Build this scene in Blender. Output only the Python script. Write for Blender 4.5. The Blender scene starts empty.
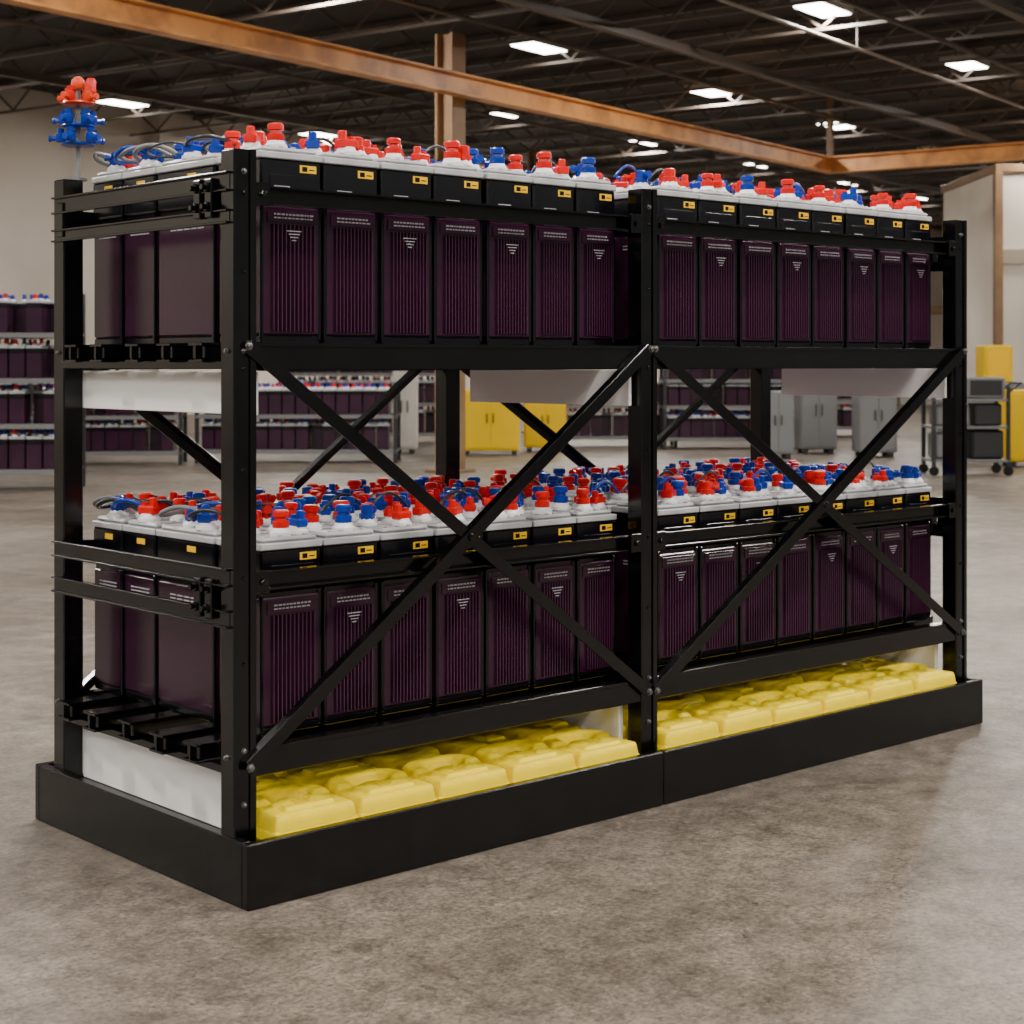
import bpy, math, random
from mathutils import Vector, Matrix
random.seed(7)
S48, C48 = math.sin(math.radians(48)), math.cos(math.radians(48))
CAMX, CAMY, CAMZ = -2.54, -3.90, 1.5
ROOM = math.radians(12)
FPX = 1688.0

# ------------------------------------------------------------------ materials
def new_mat(name, col, rough=0.5, metal=0.0, noise=None, bump=None, coat=0.0, emis=None, spec=0.5):
    m = bpy.data.materials.new(name); m.use_nodes = True
    nt = m.node_tree; b = nt.nodes['Principled BSDF']
    b.inputs['Base Color'].default_value = (*col, 1)
    b.inputs['Roughness'].default_value = rough
    b.inputs['Metallic'].default_value = metal
    b.inputs['Specular IOR Level'].default_value = spec
    if coat:
        b.inputs['Coat Weight'].default_value = coat
        b.inputs['Coat Roughness'].default_value = 0.12
    if emis:
        b.inputs['Emission Color'].default_value = (*emis[0], 1)
        b.inputs['Emission Strength'].default_value = emis[1]
    if noise or bump:
        tc = nt.nodes.new('ShaderNodeTexCoord')
    if noise:
        sc, col2, lo, hi = noise
        n = nt.nodes.new('ShaderNodeTexNoise'); n.inputs['Scale'].default_value = sc
        n.inputs['Detail'].default_value = 6
        r = nt.nodes.new('ShaderNodeValToRGB')
        r.color_ramp.elements[0].position = lo; r.color_ramp.elements[1].position = hi
        r.color_ramp.elements[0].color = (*col, 1); r.color_ramp.elements[1].color = (*col2, 1)
        nt.links.new(tc.outputs['Object'], n.inputs['Vector'])
        nt.links.new(n.outputs['Fac'], r.inputs['Fac'])
        nt.links.new(r.outputs['Color'], b.inputs['Base Color'])
    if bump:
        sc, st, dist = bump
        n2 = nt.nodes.new('ShaderNodeTexNoise'); n2.inputs['Scale'].default_value = sc
        n2.inputs['Detail'].default_value = 4
        bp = nt.nodes.new('ShaderNodeBump'); bp.inputs['Strength'].default_value = st
        bp.inputs['Distance'].default_value = dist
        nt.links.new(tc.outputs['Object'], n2.inputs['Vector'])
        nt.links.new(n2.outputs['Fac'], bp.inputs['Height'])
        nt.links.new(bp.outputs['Normal'], b.inputs['Normal'])
    return m

M = {}
M['steel'] = new_mat('black_powder_coat', (0.0012,0.0012,0.0014), 0.17, noise=(9,(0.003,0.003,0.0032),0.45,0.8), bump=(300,0.04,0.0005), spec=0.42)
M['tray'] = new_mat('black_tray_paint', (0.0014,0.0014,0.0016), 0.24, noise=(14,(0.005,0.005,0.005),0.5,0.8), bump=(30,0.2,0.003), spec=0.36)
M['bolt'] = new_mat('zinc_bolt', (0.18,0.175,0.17), 0.35, 0.9)
M['purple'] = new_mat('purple_case', (0.020,0.0038,0.0145), 0.22, noise=(3,(0.035,0.008,0.026),0.35,0.7), spec=0.40)
M['rib_highlight'] = new_mat('purple_rib_highlight', (0.050,0.014,0.038), 0.22, spec=0.55)  # brighter purple on the ridge faces: highlight lines painted into the case colour
M['black'] = new_mat('black_plastic', (0.0016,0.0015,0.003), 0.22, spec=0.40)
M['lid'] = new_mat('grey_lid', (0.33,0.33,0.34), 0.36, noise=(8,(0.44,0.44,0.45),0.3,0.7))
M['white'] = new_mat('white_plastic', (0.74,0.74,0.75), 0.35)
M['panel'] = new_mat('white_panel', (0.80,0.79,0.77), 0.5, noise=(3,(0.77,0.76,0.74),0.4,0.8))
M['red'] = new_mat('red_cap', (0.56,0.003,0.002), 0.28, spec=0.35)
M['orange'] = new_mat('orange_cap', (0.62,0.04,0.002), 0.35, spec=0.3)
M['blue'] = new_mat('blue_cap', (0.001,0.028,0.27), 0.28, spec=0.35)
M['label'] = new_mat('yellow_label', (0.75,0.42,0.002), 0.5, spec=0.2)
M['ink'] = new_mat('white_ink', (0.36,0.34,0.38), 0.5)
M['yellow'] = new_mat('yellow_pad', (0.82,0.61,0.0), 0.32, noise=(10,(0.76,0.55,0.0),0.4,0.75), bump=(30,0.15,0.004), spec=0.14)
M['padlabel'] = new_mat('pad_label', (0.30,0.20,0.0), 0.45, spec=0.2)
M['cable'] = new_mat('black_cable', (0.012,0.012,0.016), 0.35)
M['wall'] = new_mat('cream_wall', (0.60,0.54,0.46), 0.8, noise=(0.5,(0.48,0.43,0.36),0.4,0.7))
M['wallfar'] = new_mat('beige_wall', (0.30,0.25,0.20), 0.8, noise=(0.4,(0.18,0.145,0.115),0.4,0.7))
M['ceil'] = new_mat('dark_ceiling', (0.026,0.019,0.015), 0.8, noise=(0.6,(0.011,0.008,0.007),0.4,0.7))
M['joist'] = new_mat('ceiling_steel', (0.08,0.06,0.047), 0.55)
M['pipe'] = new_mat('sprinkler_pipe', (0.42,0.36,0.30), 0.4)
M['crane'] = new_mat('orange_beam', (0.80,0.36,0.10), 0.45, noise=(2.5,(0.52,0.21,0.06),0.42,0.62))
M['col'] = new_mat('tan_column', (0.22,0.125,0.055), 0.6, noise=(2,(0.14,0.075,0.034),0.4,0.7))
M['machine'] = new_mat('grey_machine', (0.14,0.14,0.14), 0.5)
M['dark'] = new_mat('dark_machine', (0.012,0.012,0.013), 0.4)
M['bgyellow'] = new_mat('yellow_paint', (0.66,0.42,0.001), 0.6, spec=0.15)
M['bgwhite'] = new_mat('off_white_paint', (0.42,0.40,0.36), 0.6)
M['lamp'] = new_mat('lamp_diffuser', (0.9,0.9,0.9), 0.5, emis=((1.0,0.96,0.88),22))

def floor_mat():
    m = bpy.data.materials.new('polished_concrete'); m.use_nodes = True
    nt = m.node_tree; b = nt.nodes['Principled BSDF']; N = nt.nodes.new; L = nt.links.new
    tc = N('ShaderNodeTexCoord')
    def noise(sc, det, dist=0.0, ro=0.68):
        n = N('ShaderNodeTexNoise'); n.inputs['Scale'].default_value = sc
        n.inputs['Detail'].default_value = det; n.inputs['Distortion'].default_value = dist
        n.inputs['Roughness'].default_value = ro
        L(tc.outputs['Object'], n.inputs['Vector']); return n
    def ramp(n, stops):
        r = N('ShaderNodeValToRGB'); e = r.color_ramp.elements
        e[0].position, e[0].color = stops[0][0], (*stops[0][1],1)
        e[1].position, e[1].color = stops[-1][0], (*stops[-1][1],1)
        for p,c in stops[1:-1]:
            k = e.new(p); k.color = (*c,1)
        L(n.outputs['Fac'], r.inputs['Fac']); return r
    def mix(f, a, bb, t='MIX'):
        x = N('ShaderNodeMixRGB'); x.blend_type = t
        if isinstance(f, float): x.inputs[0].default_value = f
        else: L(f, x.inputs[0])
        L(a, x.inputs[1]); L(bb, x.inputs[2]); return x
    big = ramp(noise(0.8, 12, 0.3, 0.72), [(0.32,(0.080,0.065,0.051)),(0.5,(0.122,0.101,0.081)),(0.68,(0.172,0.145,0.119))])
    mid = ramp(noise(9, 12, 0.2, 0.75), [(0.34,(0.52,0.51,0.50)),(0.5,(1.0,1.0,1.0)),(0.66,(1.42,1.42,1.41))])
    fine = ramp(noise(55, 8, 0.0, 0.8), [(0.36,(0.42,0.41,0.40)),(0.5,(1.0,1.0,1.0)),(0.64,(1.55,1.55,1.54))])
    spots = ramp(noise(34, 5, 1.2), [(0.31,(0.30,0.28,0.26)),(0.37,(1,1,1))])
    pale = ramp(noise(5.5, 8, 1.5, 0.8), [(0.56,(1,1,1)),(0.66,(1.42,1.41,1.39))])
    c = mix(1.0, big.outputs[0], mid.outputs[0], 'MULTIPLY')
    c = mix(1.0, c.outputs[0], fine.outputs[0], 'MULTIPLY')
    c = mix(1.0, c.outputs[0], spots.outputs[0], 'MULTIPLY')
    c = mix(1.0, c.outputs[0], pale.outputs[0], 'MULTIPLY')
    L(c.outputs[0], b.inputs['Base Color'])
    b.inputs['Specular IOR Level'].default_value = 0.30
    rr = ramp(noise(3, 8), [(0.3,(0.30,)*3),(0.7,(0.56,)*3)])
    L(rr.outputs[0], b.inputs['Roughness'])
    bp = N('ShaderNodeBump'); bp.inputs['Strength'].default_value = 0.35; bp.inputs['Distance'].default_value = 0.004
    L(noise(70,8).outputs['Fac'], bp.inputs['Height']); L(bp.outputs['Normal'], b.inputs['Normal'])
    return m
M['floor'] = floor_mat()

# ------------------------------------------------------------------ mesh builder
class MB:
    def __init__(s): s.v=[]; s.f=[]; s.m=[]; s.mats=[]
    def mi(s, k):
        if k not in s.mats: s.mats.append(k)
        return s.mats.index(k)
    def add(s, vs, fs, mat, T=None):
        o = len(s.v); i = s.mi(mat)
        for p in vs:
            p = Vector(p)
            if T is not None: p = T @ p
            s.v.append(p)
        for f in fs: s.f.append([o+k for k in f]); s.m.append(i)
    def box(s, lo, hi, mat, b=0.0, T=None):
        c = [(lo[i]+hi[i])/2 for i in range(3)]; h = [abs(hi[i]-lo[i])/2 for i in range(3)]
        b = min(b, min(h)*0.9)
        if b <= 0:
            vs = [(c[0]+x*h[0], c[1]+y*h[1], c[2]+z*h[2]) for x in (-1,1) for y in (-1,1) for z in (-1,1)]
            s.add(vs, [(0,1,3,2),(4,6,7,5),(0,4,5,1),(2,3,7,6),(0,2,6,4),(1,5,7,3)], mat, T); return
        vs=[]; idx={}
        for x in (-1,1):
            for y in (-1,1):
                for z in (-1,1):
                    sg=(x,y,z)
                    for a in range(3):
                        idx[(sg,a)] = len(vs)
                        vs.append(tuple(c[i]+sg[i]*(h[i]-(0 if i==a else b)) for i in range(3)))
        fs=[]
        def out(f):
            p=[Vector(vs[k]) for k in f]; n=(p[1]-p[0]).cross(p[2]-p[0]); ce=sum(p,Vector())/len(p)-Vector(c)
            return f if n.dot(ce)>0 else f[::-1]
        for a in range(3):
            i,j=[k for k in range(3) if k!=a]
            for sa in (-1,1):
                q=[]
                for (u,w) in ((-1,-1),(1,-1),(1,1),(-1,1)):
                    sg=[0,0,0]; sg[a]=sa; sg[i]=u; sg[j]=w; q.append(idx[(tuple(sg),a)])
                fs.append(out(q))
            for si in (-1,1):
                for sj in (-1,1):
                    q=[]
                    for sa,ax in ((-1,i),(-1,j),(1,j),(1,i)):
                        sg=[0,0,0]; sg[a]=sa; sg[i]=si; sg[j]=sj; q.append(idx[(tuple(sg),ax)])
                    fs.append(out(q))
        for x in (-1,1):
            for y in (-1,1):
                for z in (-1,1):
                    fs.append(out([idx[((x,y,z),a)] for a in range(3)]))
        s.add(vs, fs, mat, T)
    def lathe(s, base, prof, mat, seg=12, T=None, axis=None, phase=0.0):
        # prof: list of (r,h) from bottom to top, along local z then optional axis matrix
        A = Matrix.Translation(Vector(base))
        if axis is not None: A = A @ Vector((0,0,1)).rotation_difference(Vector(axis)).to_matrix().to_4x4()
        if T is not None: A = T @ A
        vs=[]; fs=[]
        for r,h in prof:
            for k in range(seg):
                t=phase+2*math.pi*k/seg; vs.append((r*math.cos(t), r*math.sin(t), h))
        for j in range(len(prof)-1):
            for k in range(seg):
                k2=(k+1)%seg
                fs.append((j*seg+k, j*seg+k2, (j+1)*seg+k2, (j+1)*seg+k))
        fs.append(tuple(range(seg))[::-1]); fs.append(tuple((len(prof)-1)*seg+k for k in range(seg)))
        s.add(vs, fs, mat, A)
    def bar(s, p0, p1, w, t, mat, up=(0,1,0), b=0.001):
        # flat bar from p0 to p1; thickness t along 'up', width w perpendicular
        p0=Vector(p0); p1=Vector(p1); d=(p1-p0); L=d.length; d.normalize()
        upv=Vector(up); side=upv.cross(d).normalized(); n=d.cross(side).normalized()
        T=Matrix.Translation(p0) @ Matrix((d,side,n)).transposed().to_4x4()
        s.box((0,-w/2,-t/2),(L,w/2,t/2), mat, b, T)
    def obj(s, name, parent=None, loc=None, rotz=0.0, smooth=35):
        me=bpy.data.meshes.new(name)
        me.from_pydata([tuple(p) for p in s.v],[],s.f)
        for k in s.mats: me.materials.append(M[k])
        me.polygons.foreach_set('material_index', s.m)
        me.polygons.foreach_set('use_smooth',[True]*len(s.f))
        me.update()
        me.set_sharp_from_angle(angle=math.radians(smooth))
        o=bpy.data.objects.new(name, me); bpy.context.collection.objects.link(o)
        if loc is not None: o.location=loc
        o.rotation_euler[2]=rotz
        if parent: o.parent=parent
        return o
def empty(name, loc=(0,0,0)):
    e=bpy.data.objects.new(name,None); e.empty_display_size=0.2; e.location=loc
    bpy.context.collection.objects.link(e); return e
def inst(name, me, parent, loc, rotz=0.0):
    o=bpy.data.objects.new(name, me); o.location=loc; o.rotation_euler[2]=rotz
    bpy.context.collection.objects.link(o); o.parent=parent; return o

# ------------------------------------------------------------------ rack dims
PW=0.07
XL, XM, XR = 0.010, 1.64, 3.53
YF, YB = 0.08, 1.12
ZT = 2.092
ZD = 0.15
def bolt(mb, p, axis, r=0.010):
    mb.lathe(p, [(r*1.5,0),(r*1.5,0.002),(r,0.002),(r,0.009),(r*0.8,0.010)], 'bolt', 6, axis=axis)

# spill tray
tb=MB()
TX0,TX1,TY0,TY1,TH=0.003,3.605,0.0,1.265,0.182
JX=1.665
for (a,b_) in ((TX0,JX-0.0015),(JX+0.0015,TX1)):
    tb.box((a,TY0,0),(b_,TY0+0.03,TH),'tray',0.004)
    tb.box((a,TY1-0.03,0),(b_,TY1,TH),'tray',0.004)
tb.box((TX0,TY0+0.03,0),(TX0+0.03,TY1-0.03,TH),'tray',0.003)
tb.box((TX1-0.03,TY0+0.03,0),(TX1,TY1-0.03,TH),'tray',0.003)
tb.box((TX0+0.03,TY0+0.03,0.0),(TX1-0.03,TY1-0.03,ZD),'tray',0.0)
tray=tb.obj('spill_containment_tray')

rack=empty('battery_rack')
# posts
for xi,x in enumerate((XL,XM,XR)):
    for yi,y in enumerate((YF,YB)):
        mb=MB()
        if xi==0 and yi==1: x+=0.022
        mb.box((x,y,ZD),(x+PW,y+PW,ZT),'steel',0.004)
        mb.box((x-0.004,y-0.004,ZD),(x+PW+0.004,y+PW+0.004,ZD+0.012),'steel',0.002)
        if yi==0:
            for z in (2.03,1.53,0.42,0.27):
                bolt(mb,(x+PW*0.45,y,z),(0,-1,0),0.006)
            for z in (1.97,1.75,1.48,1.2,0.90,0.66):
                mb.lathe((x+PW*0.45,y,z),[(0.007,0),(0.006,0.003),(0.002,0.004)],'steel',8,axis=(0,-1,0))
        else:
            for z in (1.97,1.53,0.90,0.38): bolt(mb,(x+PW*0.5,y+PW,z),(0,1,0),0.006)
        for z in (1.53,0.40): bolt(mb,(x,y+PW*0.5,z),(-1,0,0),0.006)
        # angle leg gives the L-profile line
        mb.box((x+PW*0.72,y-0.006 if yi==0 else y+PW,ZD),(x+PW,y if yi==0 else y+PW+0.006,ZT),'steel',0.001)
        mb.obj('post_%d_%d'%(xi,yi),rack)
def channel_x(mb,x0,x1,y,z0,z1,dep,sgn,mat='steel'):
    t=0.006
    ya,yb=sorted((y,y+sgn*t)); mb.box((x0,ya,z0),(x1,yb,z1),mat,0.001)
    ya,yb=sorted((y,y+sgn*dep)); mb.box((x0,ya,z1-t),(x1,yb,z1),mat,0.001); mb.box((x0,ya,z0),(x1,yb,z0+t),mat,0.001)
def channel_y(mb,y0,y1,x,z0,z1,dep,sgn,mat='steel'):
    t=0.006
    xa,xb=sorted((x,x+sgn*t)); mb.box((xa,y0,z0),(xb,y1,z1),mat,0.001)
    xa,xb=sorted((x,x+sgn*dep)); mb.box((xa,y0,z1-t),(xb,y1,z1),mat,0.001); mb.box((xa,y0,z0),(xb,y1,z0+t),mat,0.001)
bays=((XL+PW,XM),(XM+PW,XR))
mb=MB()
for x0,x1 in bays:
    for z0,z1 in ((1.475,1.555),(0.34,0.42)):          # main beams
        mb.box((x0,YF+0.004,z0),(x1,YF+0.05,z1),'steel',0.003)
        mb.box((x0,YF-0.002,z1-0.012),(x1,YF+0.004,z1),'steel',0.001)
        mb.box((x0,YB+0.02,z0),(x1,YB+PW-0.004,z1-0.005),'steel',0.003)
    for z0,z1 in ((1.945,1.997),(0.858,0.91)):         # retaining rails
        channel_x(mb,x0,x1,YF+0.045,z0,z1,0.035,-1)
        mb.box((x0,YF+0.045,z0+0.012),(x1,YF+0.075,z1-0.012),'steel',0.002)
        channel_x(mb,x0,x1,YB+PW+0.004,z0,z1,0.03,1)
        for xx in (x0,x1-0.05):
            mb.box((xx,YF+0.0,z0-0.006),(xx+0.05,YF+0.012,z1+0.006),'steel',0.002)
            mb.lathe((xx+0.025,YF,(z0+z1)/2),[(0.010,0),(0.010,0.007),(0.007,0.009)],'steel',6,axis=(0,-1,0))
mb.obj('beams_and_rails',rack)
# end rails
mb=MB()
for xe,sg in ((XL+0.004,-1),(XR+PW-0.004,1)):
    for z0,z1 in ((1.975,2.03),(1.885,1.925),(0.875,0.925),(0.76,0.81)):
        channel_y(mb,YF+0.02,YB+PW-(0.052 if sg<0 else 0.01),xe,z0,z1,0.018,sg)
        if sg<0: mb.box((xe-0.002,YB+0.002,z0+0.004),(XL+0.024,YB+PW-0.054,z1-0.004),'steel',0.001)
    for z0 in (1.885,0.76):
        for yy in (YF+0.09,YF+0.15):
            mb.box((xe+sg*0.002-0.02,yy,z0+0.02),(xe+sg*0.002+0.02,yy+0.035,z0+0.13),'steel',0.003)
            for dz in (0.05,0.105):
                mb.lathe((xe+sg*0.022,yy+0.017,z0+dz),[(0.014,0),(0.014,0.008),(0.008,0.009),(0.008,0.022)],'steel',6,axis=(sg,0,0))
    mb.box((xe-0.012,YB-0.05,1.90),(xe+0.012,YB-0.01,2.01),'steel',0.003)
for x in (XL+0.015,XM+0.01,XR+0.005):
    for z0,z1 in ((1.49,1.548),(0.355,0.413)):
        mb.box((x,YF+PW,z0-0.01),(x+0.05,YB,z1-0.045),'steel',0.002)
mb.obj('end_rails',rack)
# longitudinal support channels under the cells (ends stick out at the left)
mb=MB()
for zt in (1.555,0.42):
    for y in (0.235,0.40,0.62,0.80,1.0):
        w=0.075; x0=-0.02 if zt<1 else 0.0
        x0+=random.uniform(-0.01,0.03)
        mb.box((x0,y,zt-0.008),(XR+PW,y+w,zt),'steel',0.001)
        mb.box((x0+0.012,y+0.004,zt-0.046),(XR+PW,y+w-0.004,zt-0.008),'steel',0.003)
        mb.box((x0,y+w*0.5-0.004,zt-0.05),(x0+0.02,y+w*0.5+0.004,zt-0.006),'steel',0.001)
        mb.box((x0,y,zt-0.056),(XR+PW,y+w,zt-0.048),'steel',0.001)
mb.obj('cell_supports',rack)
# braces
mb=MB()
def brace(x0,z0,x1,z1,y,sgn):
    mb.bar((x0,y,z0),(x1,y,z1),0.040,0.006,'steel',(0,1,0))
    d=Vector((x1-x0,0,z1-z0)).normalized(); s=Vector((0,1,0)).cross(d)
    if s.z<0: s=-s
    o=s*0.018
    mb.bar((x0+o.x,y+sgn*0.014,z0+o.z),(x1+o.x,y+sgn*0.014,z1+o.z),0.005,0.03,'steel',(0,1,0))
    for (x,z) in ((x0,z0),(x1,z1)): bolt(mb,(x,y-0.003 if sgn>0 else y+0.003,z),(0,-sgn,0),0.009)
for k,(x0,x1) in enumerate(bays):
    a,b_=x0-0.03,x1+0.03
    if k==0: b_=x1+0.022
    if k==1: a=x0-0.018
    brace(a,1.545,b_,0.375,YF-0.010,1)
    brace(a,0.375,b_,1.545,YF-0.018,1)
    mb.lathe(((a+b_)/2,YF-0.021,0.96),[(0.014,0),(0.013,0.006),(0.008,0.008)],'steel',6,axis=(0,-1,0))
    if k==0: a=x0+0.005
    brace(a,1.545,b_,0.375,YB+PW+0.010,-1)
    brace(a+(0.05 if k==0 else 0),0.41 if k==0 else 0.375,b_,1.545,YB+PW+0.018,-1)
mb.obj('cross_braces',rack)
# white panels
mb=MB()
for x,ye in ((0.100,1.14),(1.612,0.95),(3.50,0.98)):
    mb.box((x,YF+0.035,1.350),(x+0.014,ye,1.472),'panel',0.002)
    mb.box((x,YF+0.08,ZD),(x+0.02,YB+0.06,0.338),'panel',0.003)
mb.obj('white_end_panels',rack)

# ------------------------------------------------------------------ cells
HB=0.535; HL=0.036
def cell_mesh(w,d,front,logo):
    mb=MB()
    mb.box((0.004,0.004,0),(w-0.004,d-0.004,0.022),'black',0.003)
    mb.box((0.002,0.002,0.022),(w-0.002,d-0.002,0.40),'purple',0.007)
    mb.box((0.006,0.006,0.395),(w-0.006,d-0.006,0.415),'black',0.004)
    mb.box((0.0,0.0,0.415),(w,d,HB),'black',0.006)
    for x in (0.0,w-0.012):
        mb.box((x,0.0,0.01),(x+0.012,0.012,0.41),'black',0.003)
    if front:
        x0,x1=0.036,w-0.020; n=11
        pit=(x1-x0)/n
        prof=[]
        for k in range(n):
            a=x0+k*pit
            prof+=[(a,0.002),(a+pit*0.25,-0.007),(a+pit*0.50,-0.007),(a+pit*0.75,0.002)]
        prof.append((x1,0.002))
        vs=[(x,y,0.035) for x,y in prof]+[(x,y,0.345) for x,y in prof]
        m=len(prof)
        mb.add(vs,[(k,k+1,m+k+1,m+k) for k in range(m-1) if k%4!=1],'purple')
        mb.add(vs,[(k,k+1,m+k+1,m+k) for k in range(m-1) if k%4==1],'rib_highlight')
        mb.box((0.022,-0.0015,0.350),(w-0.018,0.004,0.385),'purple',0.001)
        random.seed(logo)
        for r,(z,h) in enumerate(((0.372,0.005),(0.362,0.004))):
            x=0.045
            while x<w-0.04:
                l=random.uniform(0.005,0.013)
                mb.box((x,-0.0022,z),(min(x+l,w-0.03),-0.0014,z+h),'ink')
                x+=l+0.004
        if logo%2:
            for r in range(4):
                mb.box((w/2-0.022+r*0.006,-0.0076,0.325-r*0.009),(w/2+0.030-r*0.006,-0.0070,0.328-r*0.009),'ink')
        mb.box((w-0.078,-0.001,0.500),(w-0.020,0.001,0.522),'label')
        mb.box((w-0.070,-0.0016,0.504),(w-0.052,-0.0008,0.518),'black')
        mb.box((w-0.046,-0.0016,0.508),(w-0.026,-0.0008,0.511),'black')
        mb.box((0.03,-0.002,0.43),(w-0.03,0.002,0.49),'black',0.002)
        mb.box((0.045,-0.0028,0.452),(0.10,-0.0018,0.457),'ink')
    else:
        mb.box((0.03,0.0,0.03),(w-0.03,0.004,0.38),'purple',0.001)
    mb.box((-0.001,d*0.3,0.502),(0.001,d*0.3+0.05,0.520),'label')
    # printed text on the end face
    for r in range(2):
        for q in range(5):
            mb.box((-0.0012,d*0.18+q*d*0.12,0.36-r*0.011),(0.002,d*0.18+q*d*0.12+d*0.09,0.364-r*0.011),'ink')
    # lid
    mb.box((-0.003,-0.003,HB),(w+0.003,d+0.003,HB+0.020),'lid',0.003)
    mb.box((0.008,0.008,HB+0.020),(w-0.008,d-0.008,HB+HL),'lid',0.007)
    mb.box((0.02,d*0.46,HB+HL-0.002),(w-0.02,d*0.46+0.018,HB+HL+0.006),'lid',0.003)
    for q in range(4):
        mb.box((0.03+q*(w-0.08)/3.,0.016,HB+HL-0.001),(0.045+q*(w-0.08)/3.,0.03,HB+HL+0.004),'lid',0.002)
    return mb
rows=[(0.195,0.425),(0.445,0.775),(0.790,0.985),(0.995,1.185)]
e1=(0.165,0.392,0.606,0.818,1.030,1.238,1.440,1.636)
e2=(1.835,2.060,2.282,2.502,2.720,2.932,3.140,3.336,3.528)
G=0.013
cols=[(a+G/2,b-G/2) for a,b in zip(e1[:-1],e1[1:])]+[(a+G/2,b-G/2) for a,b in zip(e2[:-1],e2[1:])]
bank=empty('battery_bank')
meshes={}
for ti,zb in enumerate((0.42,1.555)):
    for ri,(y0,y1) in enumerate(rows):
        for ci,(x0,x1) in enumerate(cols):
            w=x1-x0; d=y1-y0
            key=(round(w,3),round(d,3),ri==0,(ci*3+ti)%4 if ri==0 else 0)
            if key not in meshes:
                o=cell_mesh(w,d,ri==0,key[3]).obj('cell_proto'); meshes[key]=o.data; bpy.data.objects.remove(o)
                meshes[key].name='battery_cell_mesh'
            inst('cell_t%d_r%d_c%d'%(ti,ri,ci),meshes[key],bank,(x0+random.uniform(-.002,.002),y0+random.uniform(-.003,.003),zb))
random.seed(11)
def cap(mb,x,y,z,c,kind,s=1.0):
    ph=random.uniform(0,1)
    if kind!=3:
        mb.lathe((x,y,z),[(0.034*s,0),(0.034*s,0.010*s),(0.028*s,0.014*s),(0.024*s,0.024*s)],'white',14,phase=ph)
    zz=z+0.020*s
    if kind==0:
        mb.lathe((x,y,zz),[(0.023*s,0),(0.025*s,0.004*s),(0.025*s,0.022*s),(0.018*s,0.025*s),(0.017*s,0.034*s),(0.024*s,0.036*s),(0.024*s,0.050*s),(0.019*s,0.055*s)],c,12,phase=ph)
    elif kind==1:
        mb.lathe((x,y,zz),[(0.026*s,0),(0.026*s,0.018*s),(0.020*s,0.020*s),(0.020*s,0.044*s),(0.013*s,0.048*s)],c,8,phase=ph)
        a=random.uniform(0,6.28)
        mb.lathe((x,y,zz+0.030*s),[(0.011*s,0.0),(0.011*s,0.03*s),(0.014*s,0.031*s),(0.014*s,0.042*s)],c,8,axis=(math.cos(a),math.sin(a),0))
    elif kind==2:
        a=random.uniform(0,3.14)
        T=Matrix.Translation((x,y,zz))@Matrix.Rotation(a,4,'Z')
        mb.box((-0.030*s,-0.020*s,0),(0.030*s,0.020*s,0.026*s),c,0.005,T)
        mb.lathe((-0.014*s,0,0.024*s),[(0.013*s,0),(0.013*s,0.022*s),(0.009*s,0.026*s)],c,8,T=T)
        mb.lathe((0.017*s,0,0.024*s),[(0.011*s,0),(0.011*s,0.012*s)],c,8,T=T)
    else:
        mb.lathe((x,y,z),[(0.027*s,0),(0.027*s,0.012*s),(0.020*s,0.016*s),(0.020*s,0.040*s),(0.016*s,0.046*s)],'white',12)
        mb.lathe((x,y,z+0.046*s),[(0.014*s,0),(0.014*s,0.012*s)],c,10)
for ti,zb in enumerate((0.42,1.555)):
    mb=MB(); z=zb+HB+HL-0.001
    for ri,(y0,y1) in enumerate(rows):
        for ci,(x0,x1) in enumerate(cols):
            cx=(x0+x1)/2; d=y1-y0
            pts=[(cx+random.uniform(-.02,.02),y0+0.050),(cx-0.058+random.uniform(-.01,.01),y0+d*0.56),(cx+0.058,y0+d*0.55+random.uniform(-.02,.02)),(cx+random.uniform(-.02,.02),y0+d-0.035)]
            if d>0.3: pts+=[(cx+0.060,y0+0.11),(cx-0.065,y0+0.10),(cx,y0+0.16)]
            elif ri==0: pts+=[(cx+0.068,y0+0.065)]
            for k,(px,py) in enumerate(pts):
                r=random.random()
                if k>0 and r<0.05: continue
                if k==4 and ri==0 and r<0.45: continue
                if k==0: c='red' if random.random()<(0.72 if ri==0 else 0.5) else 'blue'
                else: c='red' if random.random()<0.47 else 'blue'
                kind=0 if (k==0 and random.random()<.6) else random.choice((0,1,2,1,2,2))
                cap(mb,px,py,z,c,kind,random.uniform(0.90,1.10))
    mb.obj('terminal_caps_tier_%d'%ti,bank)
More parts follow.
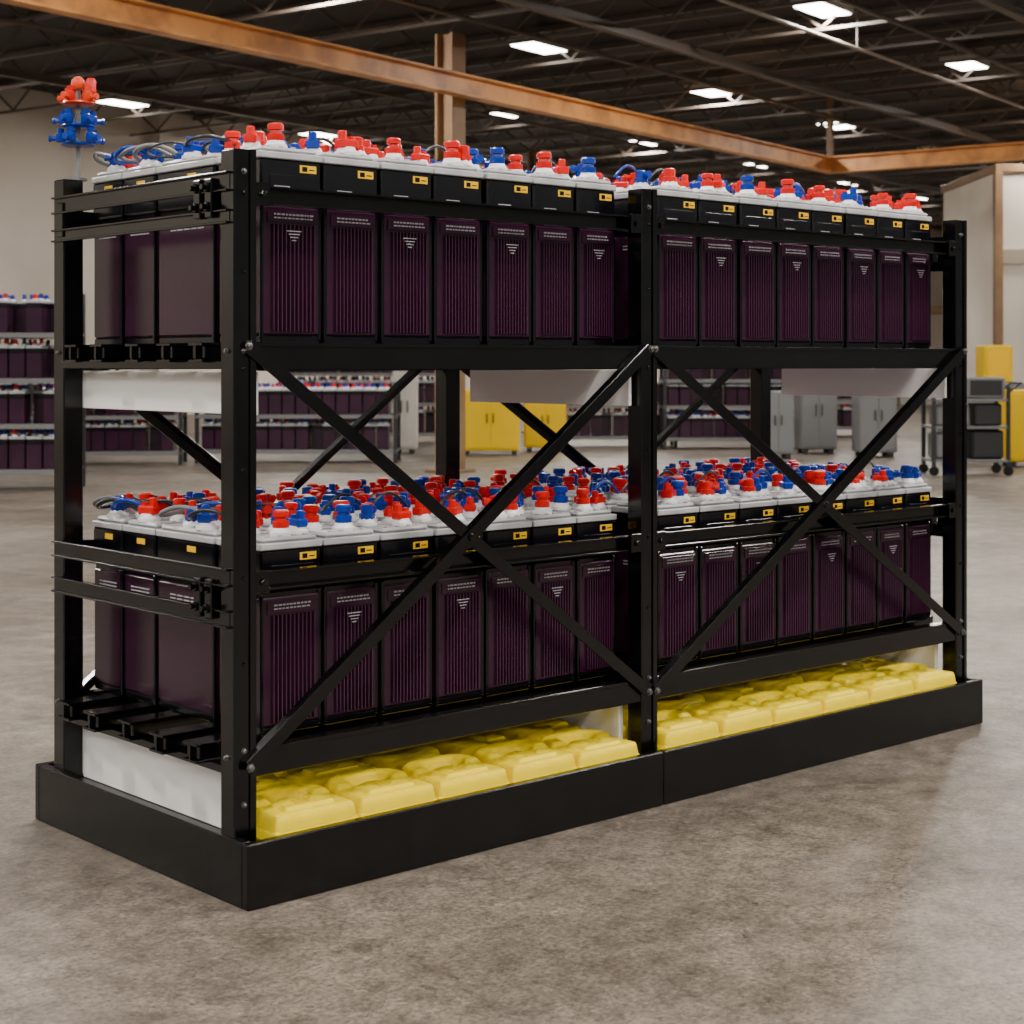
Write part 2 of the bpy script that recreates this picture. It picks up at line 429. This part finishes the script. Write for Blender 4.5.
# cables between terminals
def tube(name,pts,r,mat,parent):
    cu=bpy.data.curves.new(name,'CURVE'); cu.dimensions='3D'; cu.bevel_depth=r; cu.bevel_resolution=3
    sp=cu.splines.new('NURBS'); sp.points.add(len(pts)-1)
    for i,p in enumerate(pts): sp.points[i].co=(*p,1)
    sp.use_endpoint_u=True; sp.order_u=4; sp.resolution_u=8
    cu.materials.append(M[mat])
    o=bpy.data.objects.new(name,cu); bpy.context.collection.objects.link(o); o.parent=parent
k=0
for zb in (0.42,1.555):
    z=zb+HB+HL
    for i in range(15):
        x=0.2+random.uniform(0,0.30); y=0.42+0.05*i
        pts=[(x,y,z+0.03),(x-0.03,y+0.05,z+0.07),(x-0.12+random.uniform(-.03,.05),y+0.12,z+0.06),(x+random.uniform(-.1,0),y+0.2,z+0.012),(x+0.12,y+0.24,z+0.05),(x+0.2,y+0.1,z+0.03)]
        pts=[(max(p[0],0.15),min(p[1],1.17),p[2]) for p in pts]
        tube('cable_%d'%k,pts,random.choice((0.004,0.006,0.0075)),random.choice(('cable','cable','cable','blue','machine')),bank); k+=1
    for i in range(16):
        x=0.55+0.18*i+random.uniform(-.05,.05); y=random.uniform(0.32,0.6)
        pts=[(x,y,z+0.035),(x+0.05,y-0.02,z+0.10),(x+0.13,y+0.04,z+0.10),(x+0.2,y+0.05,z+0.035)]
        tube('cable_%d'%k,pts,0.005,random.choice(('cable','blue','cable')),bank); k+=1

# pole with red / blue fittings at the back-left post
cs=empty('terminal_fitting_stand')
mb=MB(); px,py=0.098,1.150; U=0.045
mb.lathe((px,py,ZT),[(0.03,0),(0.03,0.008),(0.008,0.010),(0.008,0.27+U),(0.004,0.275+U)],'machine',10)
for j,(dz,c) in enumerate(((0.08+U,'blue'),(0.14+U,'blue'),(0.215+U,'orange'))):
    n=5 if j<2 else 4
    mb.lathe((px,py,ZT+dz-0.012),[(0.05,0),(0.056,0.004),(0.05,0.010)],'blue' if j<2 else 'orange',12)
    for q in range(n):
        a=q*2*math.pi/n+j; rr=0.055-0.008*j
        mb.lathe((px+rr*math.cos(a),py+rr*math.sin(a),ZT+dz),[(0.014,0),(0.017,0.006),(0.017,0.026),(0.010,0.03),(0.012,0.045)],c if random.random()<.9 else 'red',8)
        mb.lathe((px+rr*math.cos(a),py+rr*math.sin(a),ZT+dz+0.012),[(0.008,0),(0.008,0.028),(0.011,0.03),(0.011,0.038)],c,8,axis=(math.cos(a),math.sin(a),0))
mb.lathe((px,py,ZT+0.255+U),[(0.02,0),(0.024,0.012),(0.020,0.030),(0.01,0.040)],'orange',10)
mb.lathe((px+0.03,py-0.03,ZT+0.245+U),[(0.018,0),(0.018,0.035),(0.012,0.045)],'red',8)
mb.obj('fittings',cs)

# ------------------------------------------------------------------ yellow pads
def sst(x,e=0.04): 
    t=max(0,min(1,x/e*0.5+0.5)); return t*t*(3-2*t)
def pad(variant):
    mb=MB(); nx,ny=60,56; W,D,H=0.292,0.271,0.088
    random.seed(50+variant)
    ph=[random.uniform(0,6.28) for _ in range(6)]
    sq=random.uniform(0.85,1.0)
    vs=[];fs=[]
    for j in range(ny+1):
        for i in range(nx+1):
            u=-1+2*i/nx; v=-1+2*j/ny
            x=u*W/2*(1-0.035*abs(u)**10*abs(v)**10); y=v*D/2*(1-0.035*abs(u)**10*abs(v)**10)
            e=max(0,1-abs(u)**30)**0.6*max(0,1-abs(v)**30)**0.6
            h=0.62
            blk=sst(0.94-abs(u),0.03)*sst(0.96-abs(v),0.03)*sst(0.10-v,0.04) if variant!=3 else 0
            h=h*(1-blk)+0.82*blk
            sqr=sst(0.58-abs(u+0.05),0.02)*sst(0.30-abs(v+0.48),0.02) if variant!=3 else 0
            h+=0.12*sqr
            cv=0.05 if variant!=3 else -0.55
            r=max(abs(u)*0.92,0)**2.6+max(abs((v-cv)*0.98*(1.0 if variant!=3 else 0.62)),0)**2.6
            r=r**(1/2.6)
            if v>cv-0.12:
                q=(r-0.66)/0.24
                if abs(q)<1:
                    f=sst(v-cv+0.02,0.08)
                    h=max(h,h*(1-f)+f*(0.62+0.36*(1-q**4)**0.5*sq))
                q2=r/0.30
                if q2<1: h=max(h,0.62+0.20*(1-q2**4)**0.5*sst(v-cv,0.08))
            h+=0.008*math.sin(3*u+ph[0])*math.sin(4*v+ph[1])
            vs.append((x,y,h*H*e))
    for j in range(ny):
        for i in range(nx):
            a=j*(nx+1)+i; fs.append((a,a+1,a+nx+2,a+nx+1))
    mb.add(vs,fs,'yellow')
    mb.box((-W/2*0.985,-D/2*0.985,0.001),(W/2*0.985,D/2*0.985,0.030),'yellow',0.004)
    if variant!=3:
        for r in range(3):
            mb.box((-0.045,-D/2*0.60+0.013*r,H*0.90),(0.005+0.012*r,-D/2*0.60+0.004+0.013*r,H*0.955),'padlabel')
    return mb
pads=empty('yellow_absorbent_pads'); pm=[]
for v in range(4):
    o=pad(v).obj('pad_proto',smooth=50); pm.append(o.data); o.data.name='absorbent_pad'; bpy.data.objects.remove(o)
random.seed(3)
n=0
for (x0,x1,nn) in ((0.125,1.605,5),(1.725,3.49,6)):
    pit=(x1-x0)/nn
    for i in range(nn):
        for j in range(4):
            x=x0+pit*(i+0.5)+random.uniform(-.003,.003); y=0.178+0.274*j
            rz=random.choice((0,0,math.pi/2,math.pi)) if j else 0
            o=inst('pad_%d'%n,pm[random.choice((0,1,2,3)) if j else random.choice((0,1,2))],pads,(x,y,ZD),rz+random.uniform(-.02,.02)); n+=1
            o.scale=(0.99,0.985,random.uniform(0.95,1.08))

# ------------------------------------------------------------------ room
cR,sR=math.cos(ROOM),math.sin(ROOM)
def RW(a,b,z=0.0): return Vector((CAMX+a*cR-b*sR, CAMY+a*sR+b*cR, z))
def W(X,D,z=0.0): return Vector((CAMX+X*S48+D*C48, CAMY-X*C48+D*S48, z))
CAMROT=-math.radians(42)
def room_obj(mb,name,smooth=35): return mb.obj(name,None,(CAMX,CAMY,0),ROOM,smooth)
CZ=6.72
AW,BW=56.0,26.5
mb=MB(); mb.box((-16,-45,-0.1),(AW+0.3,BW+0.3,0.0),'floor'); room_obj(mb,'floor')
mb=MB(); mb.box((-16,BW,0),(AW+0.3,BW+0.3,CZ),'wall')
mb.box((-16,BW-0.03,0),(AW,BW,0.4),'wallfar')
for a in range(-12,56,6):
    mb.box((a-0.2,BW-0.25,0),(a+0.2,BW,CZ),'wall',0.01)
room_obj(mb,'wall_left')
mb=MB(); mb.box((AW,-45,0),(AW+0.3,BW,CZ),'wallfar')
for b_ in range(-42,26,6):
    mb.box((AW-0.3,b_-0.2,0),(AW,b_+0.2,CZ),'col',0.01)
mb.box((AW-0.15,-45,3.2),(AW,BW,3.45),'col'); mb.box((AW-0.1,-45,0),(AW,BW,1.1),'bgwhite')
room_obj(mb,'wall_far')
mb=MB(); mb.box((-16,-45,CZ),(AW+0.3,BW+0.3,CZ+0.2),'ceil'); room_obj(mb,'ceiling')
mb=MB()
a=-10.0
while a<AW:
    mb.box((a-0.04,-40,CZ-0.10),(a+0.04,BW,CZ-0.02),'joist')
    mb.box((a-0.03,-40,CZ-0.62),(a+0.03,BW,CZ-0.58),'joist')
    b_=-24.0; up=0
    while b_<BW-0.7:
        z0,z1=(CZ-0.58,CZ-0.06) if up else (CZ-0.06,CZ-0.58)
        mb.bar((a,b_,z0),(a,b_+0.7,z1),0.03,0.03,'joist',(1,0,0),0)
        b_+=0.7; up^=1
    a+=1.75
for b_ in (-22.5,-15,-7.5,0.3,7.6,12.4,17.2,22):
    mb.box((-12,b_-0.06,CZ-0.74),(AW,b_+0.06,CZ-0.70),'joist'); mb.box((-12,b_-0.02,CZ-0.70),(AW,b_+0.02,CZ-0.60),'joist')
for b_ in (3.3,9.1,13.6,18.6):
    mb.lathe((-12,b_,CZ-0.68),[(0.035,0),(0.035,AW+12)],'joist',8,axis=(1,0,0))
mb.lathe((-12,10.0,5.9),[(0.025,0),(0.025,46)],'pipe',8,axis=(1,0,0))
for a in range(-8,34,6): mb.box((a-0.012,9.988,5.92),(a+0.012,10.012,CZ),'joist')
room_obj(mb,'ceiling_trusses')
# crane runway beams (I-section)
def ibeam(mb,p0,p1,h,w,mat):
    mb.bar(Vector(p0)+Vector((0,0,h/2)),Vector(p1)+Vector((0,0,h/2)),w,0.03,mat,(0,0,1),0.004)
    mb.bar(Vector(p0)-Vector((0,0,h/2)),Vector(p1)-Vector((0,0,h/2)),w,0.03,mat,(0,0,1),0.004)
    mb.bar(p0,p1,0.02,h,mat,(0,0,1),0.0)
mb=MB(); ibeam(mb,(-8,13.82,5.2),(29.2,13.82,5.2),0.26,0.20,'crane')
ibeam(mb,(29.2,13.9,5.2),(29.2,-16,5.2),0.28,0.22,'crane')
for a in (-6,4.5,29.2):
    mb.box((a-0.05,13.77,5.33),(a+0.05,13.87,CZ),'col')
room_obj(mb,'crane_runway_beam')
def column(a,b_,w,name,mat='col'):
    mb=MB(); mb.box((-w/2,-w/2+0.0,0),(w/2,-w/2+0.04,CZ-0.76),mat,0.004); mb.box((-w/2,w/2-0.04,0),(w/2,w/2,CZ-0.76),mat,0.004)
    mb.box((-0.03,-w/2+0.04,0),(0.03,w/2-0.04,CZ-0.76),mat); mb.box((-w/2-0.1,-w/2-0.1,0),(w/2+0.1,w/2+0.1,0.04),mat,0.005)
    mb.obj(name,None,RW(a,b_),ROOM)
column(18.1,14.19,0.30,'steel_column')
column(29.2,20.5,0.36,'steel_column.001')
column(36.0,3.2,0.4,'steel_column.002')
column(50.0,17.0,0.4,'steel_column.003')
# lamps
mb=MB(); spots=[]
for ka in range(-2,10):
    for kb in range(-7,4):
        a=0.1+5.25*ka; b_=10.1+4.72*kb
        if a<-11 or a>AW-2 or b_>BW-1 or b_<-25: continue
        if kb==2 and ka in (2,3,4): continue
        mb.box((a-0.48,b_-0.25,CZ-0.42),(a+0.48,b_+0.25,CZ-0.34),'bgwhite',0.01)
        mb.box((a-0.44,b_-0.21,CZ-0.435),(a+0.44,b_+0.21,CZ-0.421),'lamp')
        for dx in (-0.4,0.4): mb.box((a+dx-0.01,b_-0.01,CZ-0.34),(a+dx+0.01,b_+0.01,CZ),'joist')
        spots.append((a,b_,ka,kb))
room_obj(mb,'ceiling_light_panels')
k=0
for a,b_,ka,kb in spots:
    p=RW(a,b_,CZ-0.46)
    near=-11<a<12 and -10<b_<12
    far=(not near) and -6<a<48 and -6<b_ and (ka+kb)%2==0
    if near or far:
        ld=bpy.data.lights.new('lamp_%d'%k,'AREA'); ld.shape='RECTANGLE'; ld.size=0.88; ld.size_y=0.42
        ld.energy=285 if near else 350; ld.color=(1.0,0.95,0.88)
        lo=bpy.data.objects.new('panel_lamp.%03d'%k,ld); lo.location=p; lo.rotation_euler[2]=ROOM
        bpy.context.collection.objects.link(lo); k+=1

# ------------------------------------------------------------------ background racks
def bg_rack(name,X,D,w,levels,hc,depth=0.8,rot=CAMROT,seed=1):
    random.seed(seed); mb=MB()
    top=levels[-1]+hc+0.1
    for x in (-w/2,w/2-0.06):
        for y in (0,depth-0.06): mb.box((x,y,0),(x+0.06,y+0.06,top),'dark',0.005)
    n=int((w-0.15)/0.2)
    for z in levels:
        mb.box((-w/2,0.0,z-0.06),(w/2,0.04,z),'machine',0.003); mb.box((-w/2,depth-0.04,z-0.06),(w/2,depth,z),'dark',0.003)
        mb.box((-w/2,0.04,z-0.03),(w/2,depth-0.04,z),'dark')
        for r in range(int((depth-0.1)/0.3)):
            for i in range(n):
                if random.random()<0.08: continue
                x=-w/2+0.09+i*0.2; y=0.06+r*0.3
                mb.box((x,y,z),(x+0.18,y+0.26,z+hc*0.78),'purple',0.006)
                mb.box((x,y,z+hc*0.78),(x+0.18,y+0.26,z+hc*0.92),'black',0.004)
                mb.box((x-0.002,y-0.002,z+hc*0.92),(x+0.182,y+0.262,z+hc),'lid',0.005)
                for q in range(2):
                    cap(mb,x+0.05+0.08*q,y+0.06+random.uniform(0,.15),z+hc,random.choice(('red','blue')),random.choice((0,1)),1.1)
    mb.obj(name,None,W(X,D),rot)
bg_rack('shelved_battery_rack',-6.35,19.6,2.4,(0.25,0.78,1.31,1.84),0.38,0.8,CAMROT,1)
bg_rack('shelved_battery_rack.001',-5.9,24.5,2.2,(0.2,0.72),0.38,0.8,CAMROT+0.1,2)
bg_rack('shelved_battery_rack.002',-3.2,25.0,3.0,(0.2,0.72),0.38,0.8,CAMROT,3)
bg_rack('shelved_battery_rack.003',-2.6,31.0,3.4,(0.2,0.75,1.3),0.4,0.8,CAMROT,4)
bg_rack('shelved_battery_rack.004',1.9,29.6,2.0,(0.2,0.75),0.4,0.8,CAMROT,5)
bg_rack('shelved_battery_rack.005',3.9,29.0,2.6,(0.2,0.75,1.2),0.36,0.8,CAMROT,6)
bg_rack('shelved_battery_rack.006',-8.9,31.0,3.0,(0.2,0.75,1.3),0.36,0.8,CAMROT,7)
bg_rack('shelved_battery_rack.007',5.4,34.0,4.0,(0.2,0.75,1.3,1.85),0.36,0.8,CAMROT,8)
def cabinet(name,X,D,w,d,h,mat,z0=0.0,rot=CAMROT):
    mb=MB()
    mb.box((-w/2,0,z0+0.08),(w/2,d,z0+h),mat,0.015)
    for x in (-w/2+0.05,w/2-0.13):
        for y in (0.04,d-0.12): mb.box((x,y,z0),(x+0.08,y+0.08,z0+0.09),'dark')
    mb.box((-w/2+0.03,-0.012,z0+0.12),(-0.01,0,z0+h-0.05),mat,0.004)
    mb.box((0.01,-0.012,z0+0.12),(w/2-0.03,0,z0+h-0.05),mat,0.004)
    for x in (-0.06,0.04): mb.box((x,-0.035,z0+h*0.5),(x+0.02,-0.012,z0+h*0.65),'dark',0.003)
    mb.obj(name,None,W(X,D),rot)
cabinet('yellow_storage_cabinet',-0.35,27.0,0.95,0.6,1.05,'bgyellow')
cabinet('yellow_storage_cabinet.001',0.55,28.0,0.7,0.6,0.95,'bgyellow')
cabinet('yellow_storage_cabinet.002',7.35,24.0,0.60,0.5,1.10,'bgyellow')
cabinet('grey_storage_cabinet',5.0,27.5,0.6,0.6,1.25,'machine')
cabinet('grey_storage_cabinet.001',5.75,26.5,0.6,0.6,1.15,'machine')
cabinet('grey_storage_cabinet.002',-1.75,27.5,0.4,0.4,1.35,'bgwhite')
cabinet('grey_storage_cabinet.003',4.1,26.0,0.5,0.5,1.05,'machine')
# utility cart with instruments on the right
mb=MB()
for x in (-0.52,0.46):
    for y in (0.0,0.56):
        mb.box((x,y,0.12),(x+0.05,y+0.05,1.18),'dark',0.004)
        mb.lathe((x+0.025,y+0.005,0.065),[(0.065,0),(0.065,0.04)],'black',16,axis=(0,1,0))
for z in (0.18,0.62,0.98): mb.box((-0.52,0,z),(0.51,0.61,z+0.035),'machine',0.004)
mb.box((-0.46,0.08,0.22),(-0.05,0.52,0.56),'machine',0.03); mb.box((0.02,0.06,0.22),(0.44,0.52,0.60),'dark',0.03)
mb.box((-0.44,0.10,0.66),(0.00,0.50,0.93),'machine',0.02); mb.box((0.06,0.08,0.66),(0.42,0.50,0.95),'dark',0.02)
mb.box((-0.05,0.05,1.02),(0.45,0.35,1.30),'machine',0.02); mb.box((-0.01,0.04,1.06),(0.41,0.05,1.26),'dark',0.005)
mb.bar((0.51,0.1,1.1),(0.66,0.1,1.22),0.03,0.03,'dark'); mb.bar((0.51,0.5,1.1),(0.66,0.5,1.22),0.03,0.03,'dark')
mb.bar((0.66,0.05,1.22),(0.66,0.55,1.22),0.03,0.03,'dark',(0,0,1))
mb.obj('utility_cart',None,W(6.05,22.2),CAMROT)
bgc=MB()
for i,z in enumerate((0.0,0.60)):
    bgc.box((-0.6,0,z+0.10),(0.6,0.8,z+0.58),'machine' ,0.02)
    for x in (-0.6,-0.06,0.48): bgc.box((x,0,z),(x+0.12,0.8,z+0.10),'col')
bgc.box((-0.05,0.1,1.18),(0.40,0.6,1.76),'bgyellow',0.02)
bgc.box((0.00,0.09,1.25),(0.34,0.1,1.68),'label')
bgc.obj('stacked_crates',None,W(7.35,26.0),CAMROT)
# in-plant office block
mb=MB()
mb.box((0,0,0),(6,4,5.2),'wall',0.01)
mb.box((-0.05,-0.05,3.35),(6.05,0.0,3.65),'wallfar',0.01); mb.box((-0.05,-0.05,5.1),(6.05,4.05,5.25),'col',0.01)
mb.box((-0.06,-0.06,0),(0.1,0.1,5.1),'col',0.01); mb.box((0.8,-0.03,0),(1.75,0.0,2.1),'machine',0.01)
mb.box((2.4,-0.03,1.0),(4.4,0.0,2.1),'dark',0.01)
for z in (0.98,2.1): mb.box((2.35,-0.05,z),(4.45,0.0,z+0.05),'bgwhite',0.005)
mb.obj('in_plant_office',None,W(9.2,32.0),CAMROT)

# ------------------------------------------------------------------ world + camera
w=bpy.data.worlds.new('hall_ambient'); bpy.context.scene.world=w; w.use_nodes=True
w.node_tree.nodes['Background'].inputs[0].default_value=(1.0,0.97,0.93,1)
w.node_tree.nodes['Background'].inputs[1].default_value=0.28
cd=bpy.data.cameras.new('camera'); cam=bpy.data.objects.new('camera',cd)
bpy.context.collection.objects.link(cam)
cam.location=(CAMX,CAMY,CAMZ); cam.rotation_euler=(math.radians(90),0,CAMROT)
cd.sensor_width=36; cd.lens=FPX/1024*36; cd.shift_y=-150/1024; cd.clip_end=300
cd.dof.use_dof=True; cd.dof.focus_distance=5.4; cd.dof.aperture_fstop=5.6
bpy.context.scene.camera=cam
